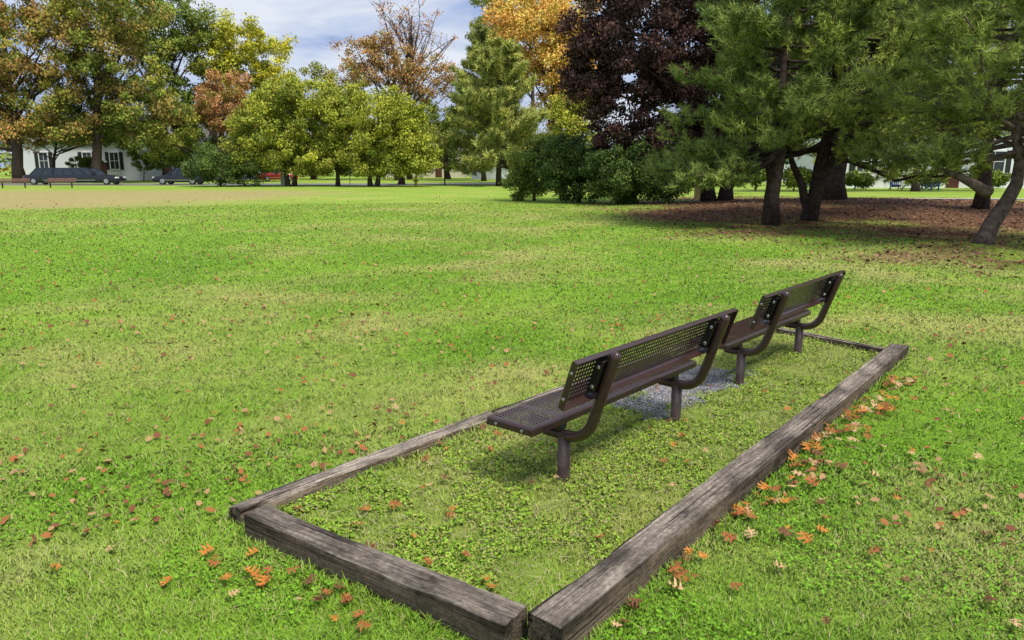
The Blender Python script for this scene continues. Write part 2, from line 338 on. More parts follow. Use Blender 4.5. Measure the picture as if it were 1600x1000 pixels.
# gravel
n=26000; s=rng.uniform(3.5,6.2,n); nn=rng.uniform(1.85,3.0,n); x,y=xy(s,nn); k=(gravel(x,y)>rng.random(n)*.9+.05)&~in_timber(x,y,0); x,y=x[k],y[k]; n=len(x)
oc=np.array([(1,0,0),(-1,0,0),(0,1,0),(0,-1,0),(0,0,1),(0,0,-1)],float); of=np.array([(0,2,4),(2,1,4),(1,3,4),(3,0,4),(2,0,5),(1,2,5),(3,1,5),(0,3,5)])
r_=rng.uniform(.005,.011,(n,1,1))*rng.uniform(.6,1.3,(n,6,1)); V=np.stack([x,y,np.full(n,.005)],1)[:,None]+oc*r_*np.array((1,1,.7)); F=(np.arange(n)*6)[:,None,None]+of
c=np.array((.27,.265,.28))*rng.uniform(.5,1.5,(n,1)); tag(np_mesh('gravel',V.reshape(-1,3),F.reshape(-1,3),np.repeat(c,6,0),M_stone),'grey gravel patch between and in front of the benches','gravel',kind='stuff')
mb=MB(); pl=[]
for a in range(40):
    t=a*2*PI/40; rr=1+.12*math.sin(3*t)+.08*math.sin(7*t+1); pl.append(xy(4.9+.54*rr*math.copysign(abs(math.cos(t))**.6,math.cos(t)),2.52+.24*rr*math.copysign(abs(math.sin(t))**.6,math.sin(t)))+(.004,))
mb.add(pl,[list(range(40))]); o=mb.build('gravel_base',pm('gravel_soil',(.18,.17,.16),.95,0,.35,40,.6,150)); tag(o,'grey fines under the gravel patch','gravel',kind='structure')
# ------------------------------------------------------------------ benches
M_bench=pm('brown_coating',(.050,.025,.022),.25,0,.18,14,.05,160,.6)
M_post=pm('post_coating',(.09,.056,.05),.5,0,.4,20,.2,120)
M_blk=pm('black_bracket',(.014,.011,.011),.45,0,.2,20)
M_zinc=pm('zinc_bolt',(.5,.5,.5),.35,1,.2,40)
NH=74; PT=.0226; HR=.0077
def perf_panel(nxh,nyh,pit,hr,M,solid=()):
    mb=MB(); hx,hy=nxh*pit/2,nyh*pit/2
    a8=[k*PI/4 for k in range(8)]
    for i in range(nxh):
        cx=-hx+(i+.5)*pit
        for j in range(nyh):
            cy=-hy+(j+.5)*pit; h=pit/2
            if i in solid: mb.add([(cx-h,cy-h,0),(cx+h,cy-h,0),(cx+h,cy+h,0),(cx-h,cy+h,0)],[(0,1,2,3)],M); continue
            o=[(h,0),(h,h),(0,h),(-h,h),(-h,0),(-h,-h),(0,-h),(h,-h)]
            V=[(cx+p,cy+q,0) for p,q in o]+[(cx+hr*math.cos(a),cy+hr*math.sin(a),0) for a in a8]
            mb.add(V,[(k,(k+1)%8,8+(k+1)%8,8+k) for k in range(8)],M)
    return mb,hx,hy
def rim_mesh(hx,hy,M):
    prof=[(-.001,.0),(.010,.0),(.017,-.002),(.022,-.006),(.025,-.013),(.026,-.042),(.022,-.042),(.020,-.014),(.012,-.005),(-.001,-.004)]
    V=[];F=[]
    for o,z in prof:
        V+=[(-hx-o,-hy-o,z),(hx+o,-hy-o,z),(hx+o,hy+o,z),(-hx-o,hy+o,z)]
    for i in range(len(prof)-1):
        for k in range(4): F.append((i*4+k,i*4+(k+1)%4,i*4+4+(k+1)%4,i*4+4+k))
    return MB().add(V,F,M)
def make_bench():
    root=empty('park_bench',(0,0,0)); SZ=.350; SY=.15
    Ms=Matrix.Translation((0,SY,SZ))
    sol=(9,10,63,64)
    mb,hx,hy=perf_panel(NH,11,PT,HR,Ms,sol)
    st=mb.build('seat',M_bench,root); so_=st.modifiers.new('s','SOLIDIFY'); so_.thickness=.003
    rim_mesh(hx,hy,Ms).build('rim',M_bench,st)
    dy,dz=-.32,.947; fy,fz=.947,.32; by,bz=-.185,.615
    Mb=Matrix(((-1,0,0,0),(0,dy,fy,by),(0,dz,fz,bz),(0,0,0,1)))
    mb,hx2,hy2=perf_panel(NH,9,PT,HR,Mb,sol)
    bk=mb.build('backrest',M_bench,root); so_=bk.modifiers.new('s','SOLIDIFY'); so_.thickness=.003
    rim_mesh(hx2,hy2,Mb).build('rim',M_bench,bk)
    ang=math.atan2(dz,-dy)
    pz0=.248; R=.15
    ty,tz=by-.075*fy,bz-.075*fz
    ez=pz0+R-R*math.cos(ang); k=(tz-ez)/dz; y0=ty-dy*k+R*math.sin(ang)
    for sx in(-1,1):
        x=sx*.6
        MB().lathe([(.034,-.05),(.034,.0),(.033,.02),(.033,.243)],16,Matrix.Translation((x,0,0))).build('leg',M_post,root,True)
        pts=[(x,.135,pz0),(x,.132,pz0),(x,.12,pz0),(x,.05,pz0),(x,y0,pz0)]; rd=[.008,.022,.029,.029,.029]
        for q in range(1,10):
            th=ang*q/9; pts.append((x,y0-R*math.sin(th),pz0+R-R*math.cos(th))); rd.append(.029)
        e0=Vector(pts[-1]); d_=Vector((0,dy,dz)); Lp=k+.125
        for t,r0 in((Lp*.33,.029),(Lp*.66,.029),(Lp,.029),(Lp+.017,.025),(Lp+.026,.015),(Lp+.029,.004)): pts.append(tuple(e0+d_*t)); rd.append(r0)
        MB().tube(pts,rd,14).build('support_arm',M_bench,root,True)
        MB().box((x,.11,.290),(.06,.21,.032)).build('seat_bracket',M_blk,root,bevel=.004)
        Mq=Matrix(((1,0,0,x),(0,dy,fy,by),(0,dz,fz,bz),(0,0,0,1)))
        br=MB().box((0,0,-.026),(.085,.18,.042),Mq).build('back_bracket',M_blk,root,bevel=.004)
        for q in(-.055,.055):
            MB().lathe([(.011,-.004),(.011,.004),(.006,.008)],8,Mq@Matrix.Translation((-.044,q,-.03))@Matrix.Rotation(-PI/2,4,'Y')).build('bolt',M_zinc,br)
    for sx in(-1,1):
        for q in(-.07,.07):
            MB().lathe([(.009,-.002),(.009,.005),(.005,.008)],10,Mb@Matrix.Translation((sx*(hx2+.026),q,-.026))@Matrix.Rotation(sx*PI/2,4,'Y')).build('end_bolt',M_zinc,bk)
        for q in(-.085,.085):
            MB().lathe([(.009,-.002),(.009,.005),(.005,.008)],10,Ms@Matrix.Translation((sx*(hx+.026),q,-.026))@Matrix.Rotation(sx*PI/2,4,'Y')).build('end_bolt',M_zinc,st)
    return root
b1=make_bench(); b2=copy_tree(b1); az=math.atan2(DY,DX)
for o,sc,nn,lab in((b1,3.52,2.15,'dark brown perforated metal bench nearest the camera, standing in the timber bed'),(b2,5.79,2.19,'dark brown perforated metal bench at the far end of the timber bed')):
    px,py=xy(sc,nn); o.location=(px,py,0); o.rotation_euler=(0,0,az); tag(o,lab,'bench','perforated metal benches in the timber bed')
# ------------------------------------------------------------------ fallen leaves
def leaf_mesh(k,mat):
    R=random.Random(k); half=[(0,.0),(.05,.012),(.12,.05),(.16,.34),(.24,.38),(.27,.10),(.36,.09),(.43,.46),(.55,.50),(.52,.12),(.62,.10),(.72,.38),(.82,.36),(.76,.10),(.86,.08),(1,.0)]
    half=[(a,b*R.uniform(.7,1.1)) for a,b in half]
    pts=[(-.28,.008)]+half; ring=pts+[(a,-b) for a,b in reversed(pts[:-1])]
    c1,c2,tw=R.uniform(-.6,1.4),R.uniform(-.6,1.2),R.uniform(-1.1,1.1)
    V=[((a-.4),b,c1*b*b+c2*.5*(a-.4)**2+tw*b*(a-.4)) for a,b in ring]
    zm=min(p[2] for p in V); V=[(p[0],p[1],p[2]-zm) for p in V]
    me=bpy.data.meshes.new('oak_leaf'); me.from_pydata(V,[],[list(range(len(V)))]); me.update(); me.materials.append(mat); return me
def lm(name,c): return pm(name,c,.6,0,.45,9,.2,30,.2)
kinds=[('reddish brown fallen oak leaf lying on the grass','fallen reddish brown leaves',lm('leaf_red',(.33,.11,.035))),('dark brown curled fallen oak leaf on the grass','fallen dark brown leaves',lm('leaf_dark',(.17,.07,.035))),('pale tan dried fallen leaf on the grass','fallen pale tan leaves',lm('leaf_tan',(.52,.34,.17))),('orange fallen oak leaf lying on the grass','fallen orange leaves',lm('leaf_orange',(.50,.19,.035)))]
LM=[[leaf_mesh(7*i+j,k[2]) for j in range(6)] for i,k in enumerate(kinds)]
cnt=0; tries=0
def put_leaf(x,y,z,sc,kind):
    o=bpy.data.objects.new('fallen_leaf',random.choice(LM[kind])); C.objects.link(o); o.location=(x,y,z); o.scale=(sc,sc,sc)
    o.rotation_euler=(random.uniform(-.35,.35),random.uniform(-.35,.35),random.uniform(0,2*PI)); tag(o,kinds[kind][0],'leaf',kinds[kind][1])
while cnt<300 and tries<9000:
    tries+=1
    big=1
    if cnt<125:   # drift along the outer side of the right timber
        s=random.uniform(1.75,6.2); n=1.40-.06-abs(random.gauss(0,.13)); x,y=xy(s,n); z=.034; big=1.25
    elif cnt<155:
        s=random.uniform(1.8,6.5); n=random.uniform(1.55,2.9); x,y=xy(s,n); z=.028
    elif cnt<175:
        t=random.uniform(0,1); p=na.lerp(nb_,t); x,y=p.x-.1-abs(random.gauss(0,.14)),p.y-.10-abs(random.gauss(0,.14)); z=.030; big=1.1
    else:
        th=random.uniform(-.66,.66); d=2.5*math.exp(random.uniform(0,1.4)); x,y=d*math.sin(th),d*math.cos(th); z=.030
    if in_timber(np.array([x]),np.array([y]),.03)[0] or not seen(x,y,.03): continue
    put_leaf(x,y,z+random.random()*.010,random.uniform(.036,.070)*big,random.choices([0,1,2,3],[3,2.5,3,3])[0]); cnt+=1
x,y,d=cone_pts(5200,3.5,42,math.radians(40)); k=(vn(x,y,1.8,19)+.9*rng.random(len(x))>.7)&~in_timber(x,y,.02)&~in_bed(x,y); x,y,d=x[k],y[k],d[k]; n=len(x); pal=np.array([(.34,.13,.045),(.20,.08,.04),(.42,.25,.12)]); c=pal[rng.integers(0,3,n)]
flat_leaves(x,y,gz(x,y)+.032,rng.uniform(.012,.026,n)*(.85+d/34),c,'scattered_leaves','brown fallen leaves scattered over the farther lawn','leaves',M_leaf,5,.5)
n=44000; x=rng.uniform(0,29,n); y=rng.uniform(9,42,n); k=litter(x,y)>rng.random(n)**1.5*.95+.02; x,y=x[k],y[k]; n=len(x); pal=np.array([(.21,.10,.06),(.11,.055,.04),(.30,.18,.105),(.17,.08,.05)]); c=pal[rng.integers(0,4,n)]*rng.uniform(.7,1.3,(n,1))
flat_leaves(x,y,gz(x,y)+.02,rng.uniform(.022,.050,n),c,'leaf_litter','brown leaf litter carpeting the ground under the pines','leaf litter',M_leaf,5,.35)
# ------------------------------------------------------------------ trees
GAIN=1.62; LSC=.84; LPC=1.3
def leaves_np(cent,crad,lpc,ls,pal,pw,name,parent,jit=.25,flat=.75,mat=None):
    lpc=int(lpc*LPC); ls=ls*LSC
    m=len(cent); n=m*lpc; ci=np.repeat(np.arange(m),lpc)
    v=rng.normal(0,1,(n,3)); v/=np.linalg.norm(v,axis=1,keepdims=True); rr=rng.random(n)**.6
    pos=cent[ci]+v*(rr*crad[ci])[:,None]*np.array((1,1,flat))
    a=rng.normal(0,1,(n,3)); a[:,2]-=.2; a/=np.linalg.norm(a,axis=1,keepdims=True); b_=rng.normal(0,1,(n,3)); b_-=a*(a*b_).sum(1,keepdims=True); b_/=np.linalg.norm(b_,axis=1,keepdims=True)
    s=(ls*rng.uniform(.5,1.35,n))[:,None]
    V=np.stack([pos-a*s*.5,pos+b_*s*.36-a*s*.05,pos+a*s*.55,pos-b_*s*.36-a*s*.05],1)
    pal=np.array(pal); cc=pal[rng.choice(len(pal),m,p=np.array(pw)/sum(pw))]; c2=pal[rng.choice(len(pal),n,p=np.array(pw)/sum(pw))]
    c=np.minimum(.8,GAIN*np.array((1.04,1,.80))*(cc[ci]*.5+c2*.5)*rng.uniform(.75,1.22,(m,1))[ci]*rng.uniform(1-jit,1+jit,(n,1)))
    return np_mesh(name,V.reshape(-1,3),np.arange(n*4).reshape(-1,4),np.repeat(c,4,0),mat or M_leaf,parent)
def sample_lobes(lobes,d,ncl,depth=.8):
    ar=np.array([l[2]*l[3] for l in lobes],float); nk=np.maximum(2,(ncl*ar/ar.sum()).astype(int)); out=[]
    for (u,v,ru,rv),k in zip(lobes,nk):
        c=PW(u,v,d); sc=d/FX
        q=rng.normal(0,1,(k,3)); q/=np.linalg.norm(q,axis=1,keepdims=True); q*=(rng.random(k)**.38)[:,None]
        out.append(np.array(c)+q*np.array((ru*sc,ru*sc*depth,rv*sc)))
    return np.concatenate(out)
def bend(a,b_,r0,r1,n=6,sag=.12,R=random):
    a=Vector(a); b_=Vector(b_); L_=(b_-a).length; off=Vector((R.uniform(-1,1),R.uniform(-1,1),R.uniform(.2,1)))*L_*sag
    pts=[];rd=[]
    for i in range(n+1):
        t=i/n; p=a.lerp(b_,t)+off*4*t*(1-t)*.5+Vector((R.uniform(-1,1),R.uniform(-1,1),R.uniform(-1,1)))*L_*.015*(0<i<n); pts.append(p); rd.append(r0+(r1-r0)*t)
    return pts,rd
def ltree(name,label,cat,u,d,tr,lobes,pal,pw,ncl,lpc,cr,ls,group=None,bark=None,limbs=14,stems=1,shrub=False,twigs=0,jit=.25,flat=.75):
    base=PG(u,d); root=empty(name,base); tag(root,label,cat,group)
    cent=sample_lobes(lobes,d,ncl)-np.array(base)
    cent=cent[cent[:,2]>.25*cr]
    crad=cr*rng.uniform(.65,1.35,len(cent))
    mb=MB(); bz=sorted(cent[:,2]); ztop=bz[int(len(bz)*.75)]; zlow=bz[int(len(bz)*.12)]
    cx,cy=cent[:,0].mean(),cent[:,1].mean()
    for s in range(stems):
        ox=(s-(stems-1)/2)*tr*2.6; lean=(s-(stems-1)/2)*.9
        tpts=[];trd=[]; K=9
        for i in range(K+1):
            t=i/K; k=t*t
            tpts.append((ox+(cx)*k*.85+lean*t*1.2+random.uniform(-1,1)*tr*.25*(i>0),(cy)*k*.6,-.1+ztop*t)); trd.append(tr*(1.35 if i==0 else 1.0)*(1-.78*t)+.015)
        mb.tube(tpts,trd,10)
        for q in range(limbs//stems):
            c=cent[rng.integers(len(cent))]; t=min(.92,max(.22,(c[2]-.25*(ztop-zlow))/ztop*random.uniform(.5,.85)))
            f=t*K; i=int(f); p=Vector(tpts[i]).lerp(Vector(tpts[min(K,i+1)]),f-i); r0=tr*(1-.78*t)*.55
            a,b_=bend(p,c,r0,.025); mb.tube(a,b_,6)
            for w_ in range(twigs):
                s_=a[random.randint(2,5)]; e_=s_+Vector((random.uniform(-1,1),random.uniform(-1,1),random.uniform(.1,1.3)))*random.uniform(.8,2.2); a2,b2=bend(s_,e_,.035,.012,4); mb.tube(a2,b2,4)
    mb.build('stem' if shrub else 'trunk',bark or M_bark,root,True)
    leaves_np(cent,crad,lpc,ls,pal,pw,'foliage' if shrub else 'crown',root,jit,flat)
    return root
GR=(.115,.16,.03); GD_=(.07,.11,.027); OL=(.19,.20,.038); YG=(.27,.285,.035); YE=(.46,.42,.03); OR=(.58,.28,.08); RU=(.25,.125,.055); BR=(.22,.125,.06); PK=(.34,.17,.10); YO=(.40,.27,.07); MO=(.22,.25,.035); BZ=(.23,.15,.055)
tg='trees along the far edge of the lawn'
ltree('oak_tree','large green oak turning orange brown at the left edge, its trunk before the white house','tree',32,76,.55,[(20,90,115,95),(60,165,65,60),(-70,120,90,110),(95,50,60,60),(20,10,90,50),(70,205,60,25),(0,205,65,28)],[GR,OL,BZ,RU],[4,3,4,2],300,150,1.0,.29,tg,limbs=20)
ltree('oak_tree','tall green tree with reddish upper leaves, second from the left','tree',155,77,.5,[(165,60,85,75),(200,140,80,70),(240,190,60,40),(130,150,55,55),(180,0,90,50),(165,202,70,22)],[GR,GD_,BZ,OL],[4,3,3,3],270,150,1.0,.29,tg,limbs=20)
ltree('green_tree','low leafy tree in front of the roof of the white house at the left','tree',85,84,.2,[(55,205,50,20),(110,204,45,22),(10,205,45,20),(150,206,40,18),(200,212,45,20)],[GR,OL,GD_],[3,3,2],120,140,.8,.27,tg)
ltree('green_tree','dense dark green tree between the reddish oak and the yellow tree','tree',262,88,.5,[(265,95,65,90),(230,30,70,60),(300,170,50,60),(250,215,60,35),(290,30,40,40),(200,200,60,25)],[GR,GD_,OL],[3,3,2],240,150,1.1,.31,tg)
ltree('yellow_tree','bright yellow tree rising behind the small crab apples','tree',372,90,.35,[(370,65,60,42),(415,90,45,45),(335,95,42,42),(390,130,60,32),(350,40,30,25),(425,140,40,30)],[YE,YG,OL,MO],[3,3,3,2],190,130,.95,.29,tg)
ltree('red_tree','pinkish red tree low in front of the yellow tree','tree',348,82,.25,[(350,150,50,38),(325,178,35,28),(365,185,35,25)],[PK,RU,BR,OL],[4,2,2,2],100,130,.8,.25,tg)
ltree('green_tree','green tree behind the dark round bush','tree',300,84,.3,[(300,222,45,32),(262,232,35,22),(410,215,70,40)],[GR,GD_,OL],[3,2,2],90,130,.8,.26,tg)
ltree('green_tree','olive tree filling the gap behind the left crab apple','tree',490,99,.35,[(490,150,55,45),(545,140,45,45),(450,205,70,40),(540,205,60,40),(490,240,90,22)],[OL,GR,BR,YG],[3,3,1,2],180,130,1.1,.30,tg)
ltree('green_tree','green tree behind the right crab apples and before the cream house','tree',700,101,.35,[(690,215,45,35),(720,190,35,35),(650,190,45,35),(715,245,50,18),(660,245,40,18)],[GR,OL,GD_],[3,3,2],130,130,1.0,.28,tg)
cg='small spreading trees with yellow green leaves'
ltree('crab_apple_tree','small spreading yellow green tree left of its two neighbours','tree',455,63,.2,[(425,200,75,45),(392,248,50,32),(470,160,55,35),(465,248,65,24),(430,160,45,30)],[YG,OL,GR,MO],[2,3,3,4],290,150,.7,.20,cg,stems=2)
ltree('crab_apple_tree','small yellow green tree in the middle of the row of three','tree',528,63.5,.18,[(528,195,50,45),(540,160,38,30),(522,245,50,26)],[YG,OL,GR,MO],[2,3,3,4],180,150,.65,.20,cg)
ltree('crab_apple_tree','broad yellow green tree at the right end of the row','tree',584,62,.2,[(600,195,65,48),(650,235,42,33),(580,245,55,26),(620,165,45,25),(635,252,50,20)],[YG,OL,GR,MO],[3,3,2,4],270,150,.7,.20,cg,stems=2)
ltree('crab_apple_tree','small tree with a single stout trunk behind the broad yellow green one','tree',627,68,.3,[(650,215,40,35),(660,248,32,20)],[OL,GR,YG],[3,3,1],60,130,.7,.21,cg)
ltree('oak_tree','tall rust brown tree with thin bare top branches','tree',622,90,.35,[(565,100,55,40),(620,115,55,40),(670,125,45,40),(590,70,35,25)],[BR,RU,(.25,.16,.07),OL],[4,2,3,2],130,95,.9,.26,tg,limbs=24,twigs=4)
ltree('bare_tree','half bare reddish tree reaching above the rust brown one','tree',640,98,.3,[(640,45,55,50),(620,20,35,30),(680,80,40,45)],[PK,BR,RU],[2,3,2],70,24,1.0,.25,tg,limbs=40,twigs=5)
ltree('orange_tree','bright orange maple beside the burgundy tree','tree',862,72,.3,[(850,70,75,50),(800,40,50,35),(905,60,55,55),(870,125,62,45),(895,170,48,35),(850,25,65,30)],[OR,YO,(.62,.36,.11),OL],[4,2,4,2],310,140,.95,.25,tg,limbs=20)
ltree('green_tree','olive green tree top behind the orange maple','tree',835,92,.3,[(820,-5,75,30),(860,-25,70,40),(770,60,35,40)],[GR,OL,YG],[3,3,2],120,130,1.0,.27,tg)
ltree('yellow_tree','small yellowing tree between the olive pine and the burgundy tree','tree',905,50,.15,[(890,195,35,45),(855,225,30,20),(915,150,25,35)],[YG,OL,YO,GR],[3,3,1,2],90,130,.55,.17,tg)
sg='dark green shrubs left of the burgundy tree'
SH=[(.055,.09,.024),(.042,.07,.022),(.09,.13,.03)]
ltree('shrub','dark round bush beside the parked black car','shrub',345,62,.1,[(345,258,52,30),(385,268,32,24),(310,265,28,22)],SH,[3,3,2],100,150,.6,.17,None,limbs=8,shrub=True)
ltree('shrub','rounded green shrub at the left end of the shrub clump','shrub',835,36,.07,[(835,262,42,42),(812,285,22,25),(860,240,30,25)],[GR,GD_,OL],[2,4,1],120,170,.38,.11,sg,limbs=8,shrub=True)
ltree('shrub','dark green shrub in the middle of the clump','shrub',905,34,.07,[(905,268,60,48),(880,250,38,38)],SH,[3,3,1],160,170,.40,.11,sg,limbs=8,shrub=True)
ltree('shrub','dark green shrub at the right end of the clump under the burgundy tree','shrub',990,32,.07,[(985,268,70,48),(1040,280,40,36)],SH,[3,3,1],180,170,.40,.11,sg,limbs=8,shrub=True)
BU=[(.050,.027,.030),(.036,.021,.025),(.074,.036,.034),(.042,.036,.026)]
ltree('burgundy_tree','large dark burgundy leaved tree in the middle right','tree',1120,33,.28,[(1040,60,135,85),(975,130,85,75),(1110,150,95,80),(1000,215,85,48),(1150,40,95,80),(945,40,65,60),(1050,-50,145,70),(1090,235,80,35),(925,100,45,60),(1200,110,75,80),(1190,205,70,40)],BU,[4,4,2,1],820,140,.5,.155,None,M_barkd,26,stems=2)
ltree('dark_tree','thick dark trunk with shadowy green crown behind the pines','tree',1300,29,.42,[(1340,20,120,80),(1280,-50,120,70),(1420,50,100,70),(1250,100,60,50),(1360,140,110,45),(1310,185,90,28)],[(.050,.075,.03),(.07,.095,.034),(.055,.038,.03)],[3,3,1],360,130,.55,.15,None,M_barkd,20)
ltree('green_tree','broad green tree beyond the pines before the white house roof','tree',1430,50,.25,[(1340,178,110,42),(1450,185,90,36),(1560,175,90,46),(1250,200,70,36)],[GR,OL,GD_,YG],[3,3,2,1],220,120,.75,.21,None,limbs=14)
hg='low shrubs by the houses and the street'
for hu,hd,hl,rv in((1130,46,'low dark shrub behind the burgundy tree trunks',12),(1180,50,'rounded shrub closing the gap left of the leftmost pine trunk',15),(1240,50,'low dark shrub between the two left pine trunks and the house',13),(1335,54,'low green shrub at the left corner of the right white house',9),(1440,56,'low shrub before the middle of the right white house',9),(1545,56,'low green shrub at the right part of the right white house',10),(128,86,'dark green shrub before the middle of the left white house',11),(225,86,'dark green shrub at the right part of the left white house',15),(262,84,'tall shrub between the left white house and the dark round bush',18)):
    vv=288-rv if hu>1000 else 266-rv
    ltree('shrub',hl,'shrub',hu,hd,.05,[(hu,vv,24,rv),(hu+16,vv+3,20,rv*.8)],[GR,GD_,OL],[3,3,1],44,110,.40,.17,hg,limbs=5,shrub=True)
# conifers
def conifer(name,label,u,d,Ht,rad,tr,zlow,nb,pal,nl,nw,per,group=None,lean=(0,0),path=None,sec=10,tuf=4,droop=.1,bark=None,pw=1.0,fork=None,lowdir=None,te=.6):
    base=PG(u,d); root=empty(name,base); tag(root,label,'tree',group); mb=MB()
    K=12
    if path: tp=[Vector(p) for p in path]
    else: tp=[Vector((lean[0]*(i/K)+random.uniform(-1,1)*tr*.3*(i>0),lean[1]*(i/K)+random.uniform(-1,1)*tr*.3*(i>0),-.1+Ht*i/K)) for i in range(K+1)]
    K=len(tp)-1
    mb.tube(tp,[tr*(1.3 if i==0 else 1)*(1-.9*i/K)+.015 for i in range(K+1)],12)
    if fork:
        for fx,fy,fz0,fz1 in fork:
            q0=Vector((tp[0].x,tp[0].y,fz0)); q1=Vector((fx,fy,fz1)); a_,r_=bend(q0,q1,tr*.72,tr*.2,8,.08); mb.tube(a_,r_,10)
    def at(z):
        for i in range(K):
            if tp[i].z<=z<=tp[i+1].z: return tp[i].lerp(tp[i+1],(z-tp[i].z)/(tp[i+1].z-tp[i].z))
        return tp[-1]
    TP=[];TD=[]
    for b_ in range(nb):
        t=((b_+random.random())/nb)**pw; z=zlow+(Ht*.98-zlow)*t; p=at(z)
        R=rad*(1-t)**te*random.uniform(.5,1.18)+.25; a=b_*2.4+random.uniform(-.7,.7)
        up=random.uniform(-.05,.62) if t>.10 else random.uniform(-.16,.14); dp=droop*random.uniform(.2,1.4)
        if lowdir is not None and b_<9: a=lowdir+random.uniform(-.8,.8); up=random.uniform(-.28,-.05); R=rad*random.uniform(.7,.98)
        dr=Vector((math.cos(a),math.sin(a),0)); n=8; pts=[]; kx=random.uniform(-.25,.25)
        side=Vector((-dr.y,dr.x,0))
        for i in range(n+1):
            f=i/n; pts.append(p+dr*R*f+side*kx*R*f*f+Vector((0,0,R*(-dp*math.sin(f*PI*.85)+up*f*(.35+.65*f))))+Vector((random.uniform(-1,1),random.uniform(-1,1),random.uniform(-1,1)))*R*.02*(i>0))
        for q in pts: q.z=max(q.z,.9)
        r0=max(.018,tr*.32*(1-t)); mb.tube(pts,[r0*(1-.8*i/n)+.006 for i in range(n+1)],6)
        for s in range(sec):
            f=.30+.70*(s+random.random())/sec; i=min(n-1,int(f*n)); q=pts[i].lerp(pts[i+1],f*n-i); sg_=1 if s%2 else -1
            l=R*.30*(1.25-f)*random.uniform(.6,1.3)+.18; dd=(dr*random.uniform(.4,1.1)+side*sg_*random.uniform(.3,1.1)+Vector((0,0,random.uniform(-.35,.8)))).normalized()
            e=q+dd*l+Vector((0,0,.12*l)); mb.tube([q,q.lerp(e,.5)+Vector((0,0,-.06*l)),e],[.012,.009,.005],4,False)
            for k in range(tuf):
                g_=(k+.6*random.random()+.4)/tuf; TP.append(q.lerp(e,g_)+Vector((random.uniform(-1,1),random.uniform(-1,1),random.uniform(-1,1)))*l*.16); TD.append((dd+Vector((random.uniform(-.5,.5),random.uniform(-.5,.5),random.uniform(.1,.9)))).normalized())
    mb.build('trunk',bark or M_bark,root,True)
    TP=np.array(TP);TD=np.array(TD); m=len(TP); n=m*per; ti=np.repeat(np.arange(m),per)
    dv=TD[ti]*.6+rng.normal(0,.5,(n,3)); dv/=np.linalg.norm(dv,axis=1,keepdims=True)
    bs=TP[ti]-TD[ti]*(rng.random((n,1))*nl*1.2); wv=np.cross(dv,rng.normal(0,1,(n,3))); wv/=np.linalg.norm(wv,axis=1,keepdims=True)
    ln=(nl*rng.uniform(.6,1.15,n))[:,None]
    V=np.stack([bs-wv*nw/2,bs+wv*nw/2,bs+dv*ln],1); pal=np.array(pal); c=pal[rng.integers(0,len(pal),m)][ti]*rng.uniform(.65,1.4,(m,1))[ti]*rng.uniform(.8,1.2,(n,1))
    np_mesh('crown',V.reshape(-1,3),np.arange(n*3).reshape(-1,3),np.repeat(c,3,0),M_need,root)
    return root
PA=[(.22,.285,.065),(.27,.335,.075),(.17,.23,.055)]; PB=[(.33,.39,.08),(.39,.45,.09),(.25,.315,.07)]; PC=[(.29,.35,.075),(.35,.41,.085),(.22,.285,.065)]
PNE=[(.42,.44,.10),(.34,.38,.09),(.50,.50,.11),(.26,.31,.08)]
conifer('pine_tree','soft olive green pine standing left of the orange maple',780,65,12.0,5.0,.24,1.6,84,PNE,.55,.075,24,None,sec=10,tuf=4,droop=.06,te=.5,pw=1.15)
conifer('pine_tree','tall darker conifer top behind the olive pine',756,86,17.0,4.2,.25,4,60,[(.26,.30,.075),(.31,.34,.08),(.20,.25,.065)],.6,.085,22,None,sec=9,tuf=4,droop=.06,te=.5)
pg='dark pines on the mound at the right'
conifer('pine_tree','pine with the leftmost straight trunk on the right',1205,20.5,10.5,3.3,.20,1.75,84,PA,.21,.019,32,pg,sec=13,tuf=5,droop=.12,bark=M_barkd,pw=1.2,fork=[(-.5,.2,.9,3.2)],lowdir=PI)
conifer('pine_tree','pine with a leaning trunk just right of the leftmost pine trunk',1262,21.8,9.8,4.1,.20,1.95,82,PB,.21,.019,32,pg,lean=(1.8,.3),sec=13,tuf=5,droop=.12,bark=M_barkd,pw=1.2,fork=[(-1.0,.1,.25,2.6),(1.3,-.2,.5,3.0)])
path=[(0,0,-.1),(.05,0,.15),(.16,.0,.45),(.42,.05,.85),(.62,.1,1.25),(.66,.15,1.7),(.5,.2,2.4),(.62,.2,3.6),(.5,.2,5.4),(.6,.2,7.8)]
conifer('pine_tree','nearest pine with a curved leaning trunk at the right edge',1535,15.7,7.8,3.4,.18,1.75,78,PC,.19,.015,36,pg,path=path,sec=13,tuf=5,droop=.10,bark=M_barkg,pw=1.2,fork=[(-1.0,.1,1.05,1.55)])
conifer('pine_tree','slim pine trunk behind the curved pine at the right',1530,24.5,10,4.2,.2,2.4,60,PC,.22,.022,28,pg,sec=12,tuf=5,bark=M_barkd,pw=1.2)
# far-off wood
n=900; x=rng.uniform(-150,170,n); y=rng.uniform(125,150,n); z=rng.uniform(.4,1,n)*rng.uniform(1,9,n)*(.7+.6*vn(x,y*0,9,40))
cent=np.stack([x,y,z],1); o=leaves_np(cent,rng.uniform(1.6,3.2,n),60,.9,[GR,OL,GD_,YO,RU,YG],[4,3,4,1,1,1],'far_wood',None); tag(o,'far off mixed green and autumn wood behind the houses','wood',kind='stuff')
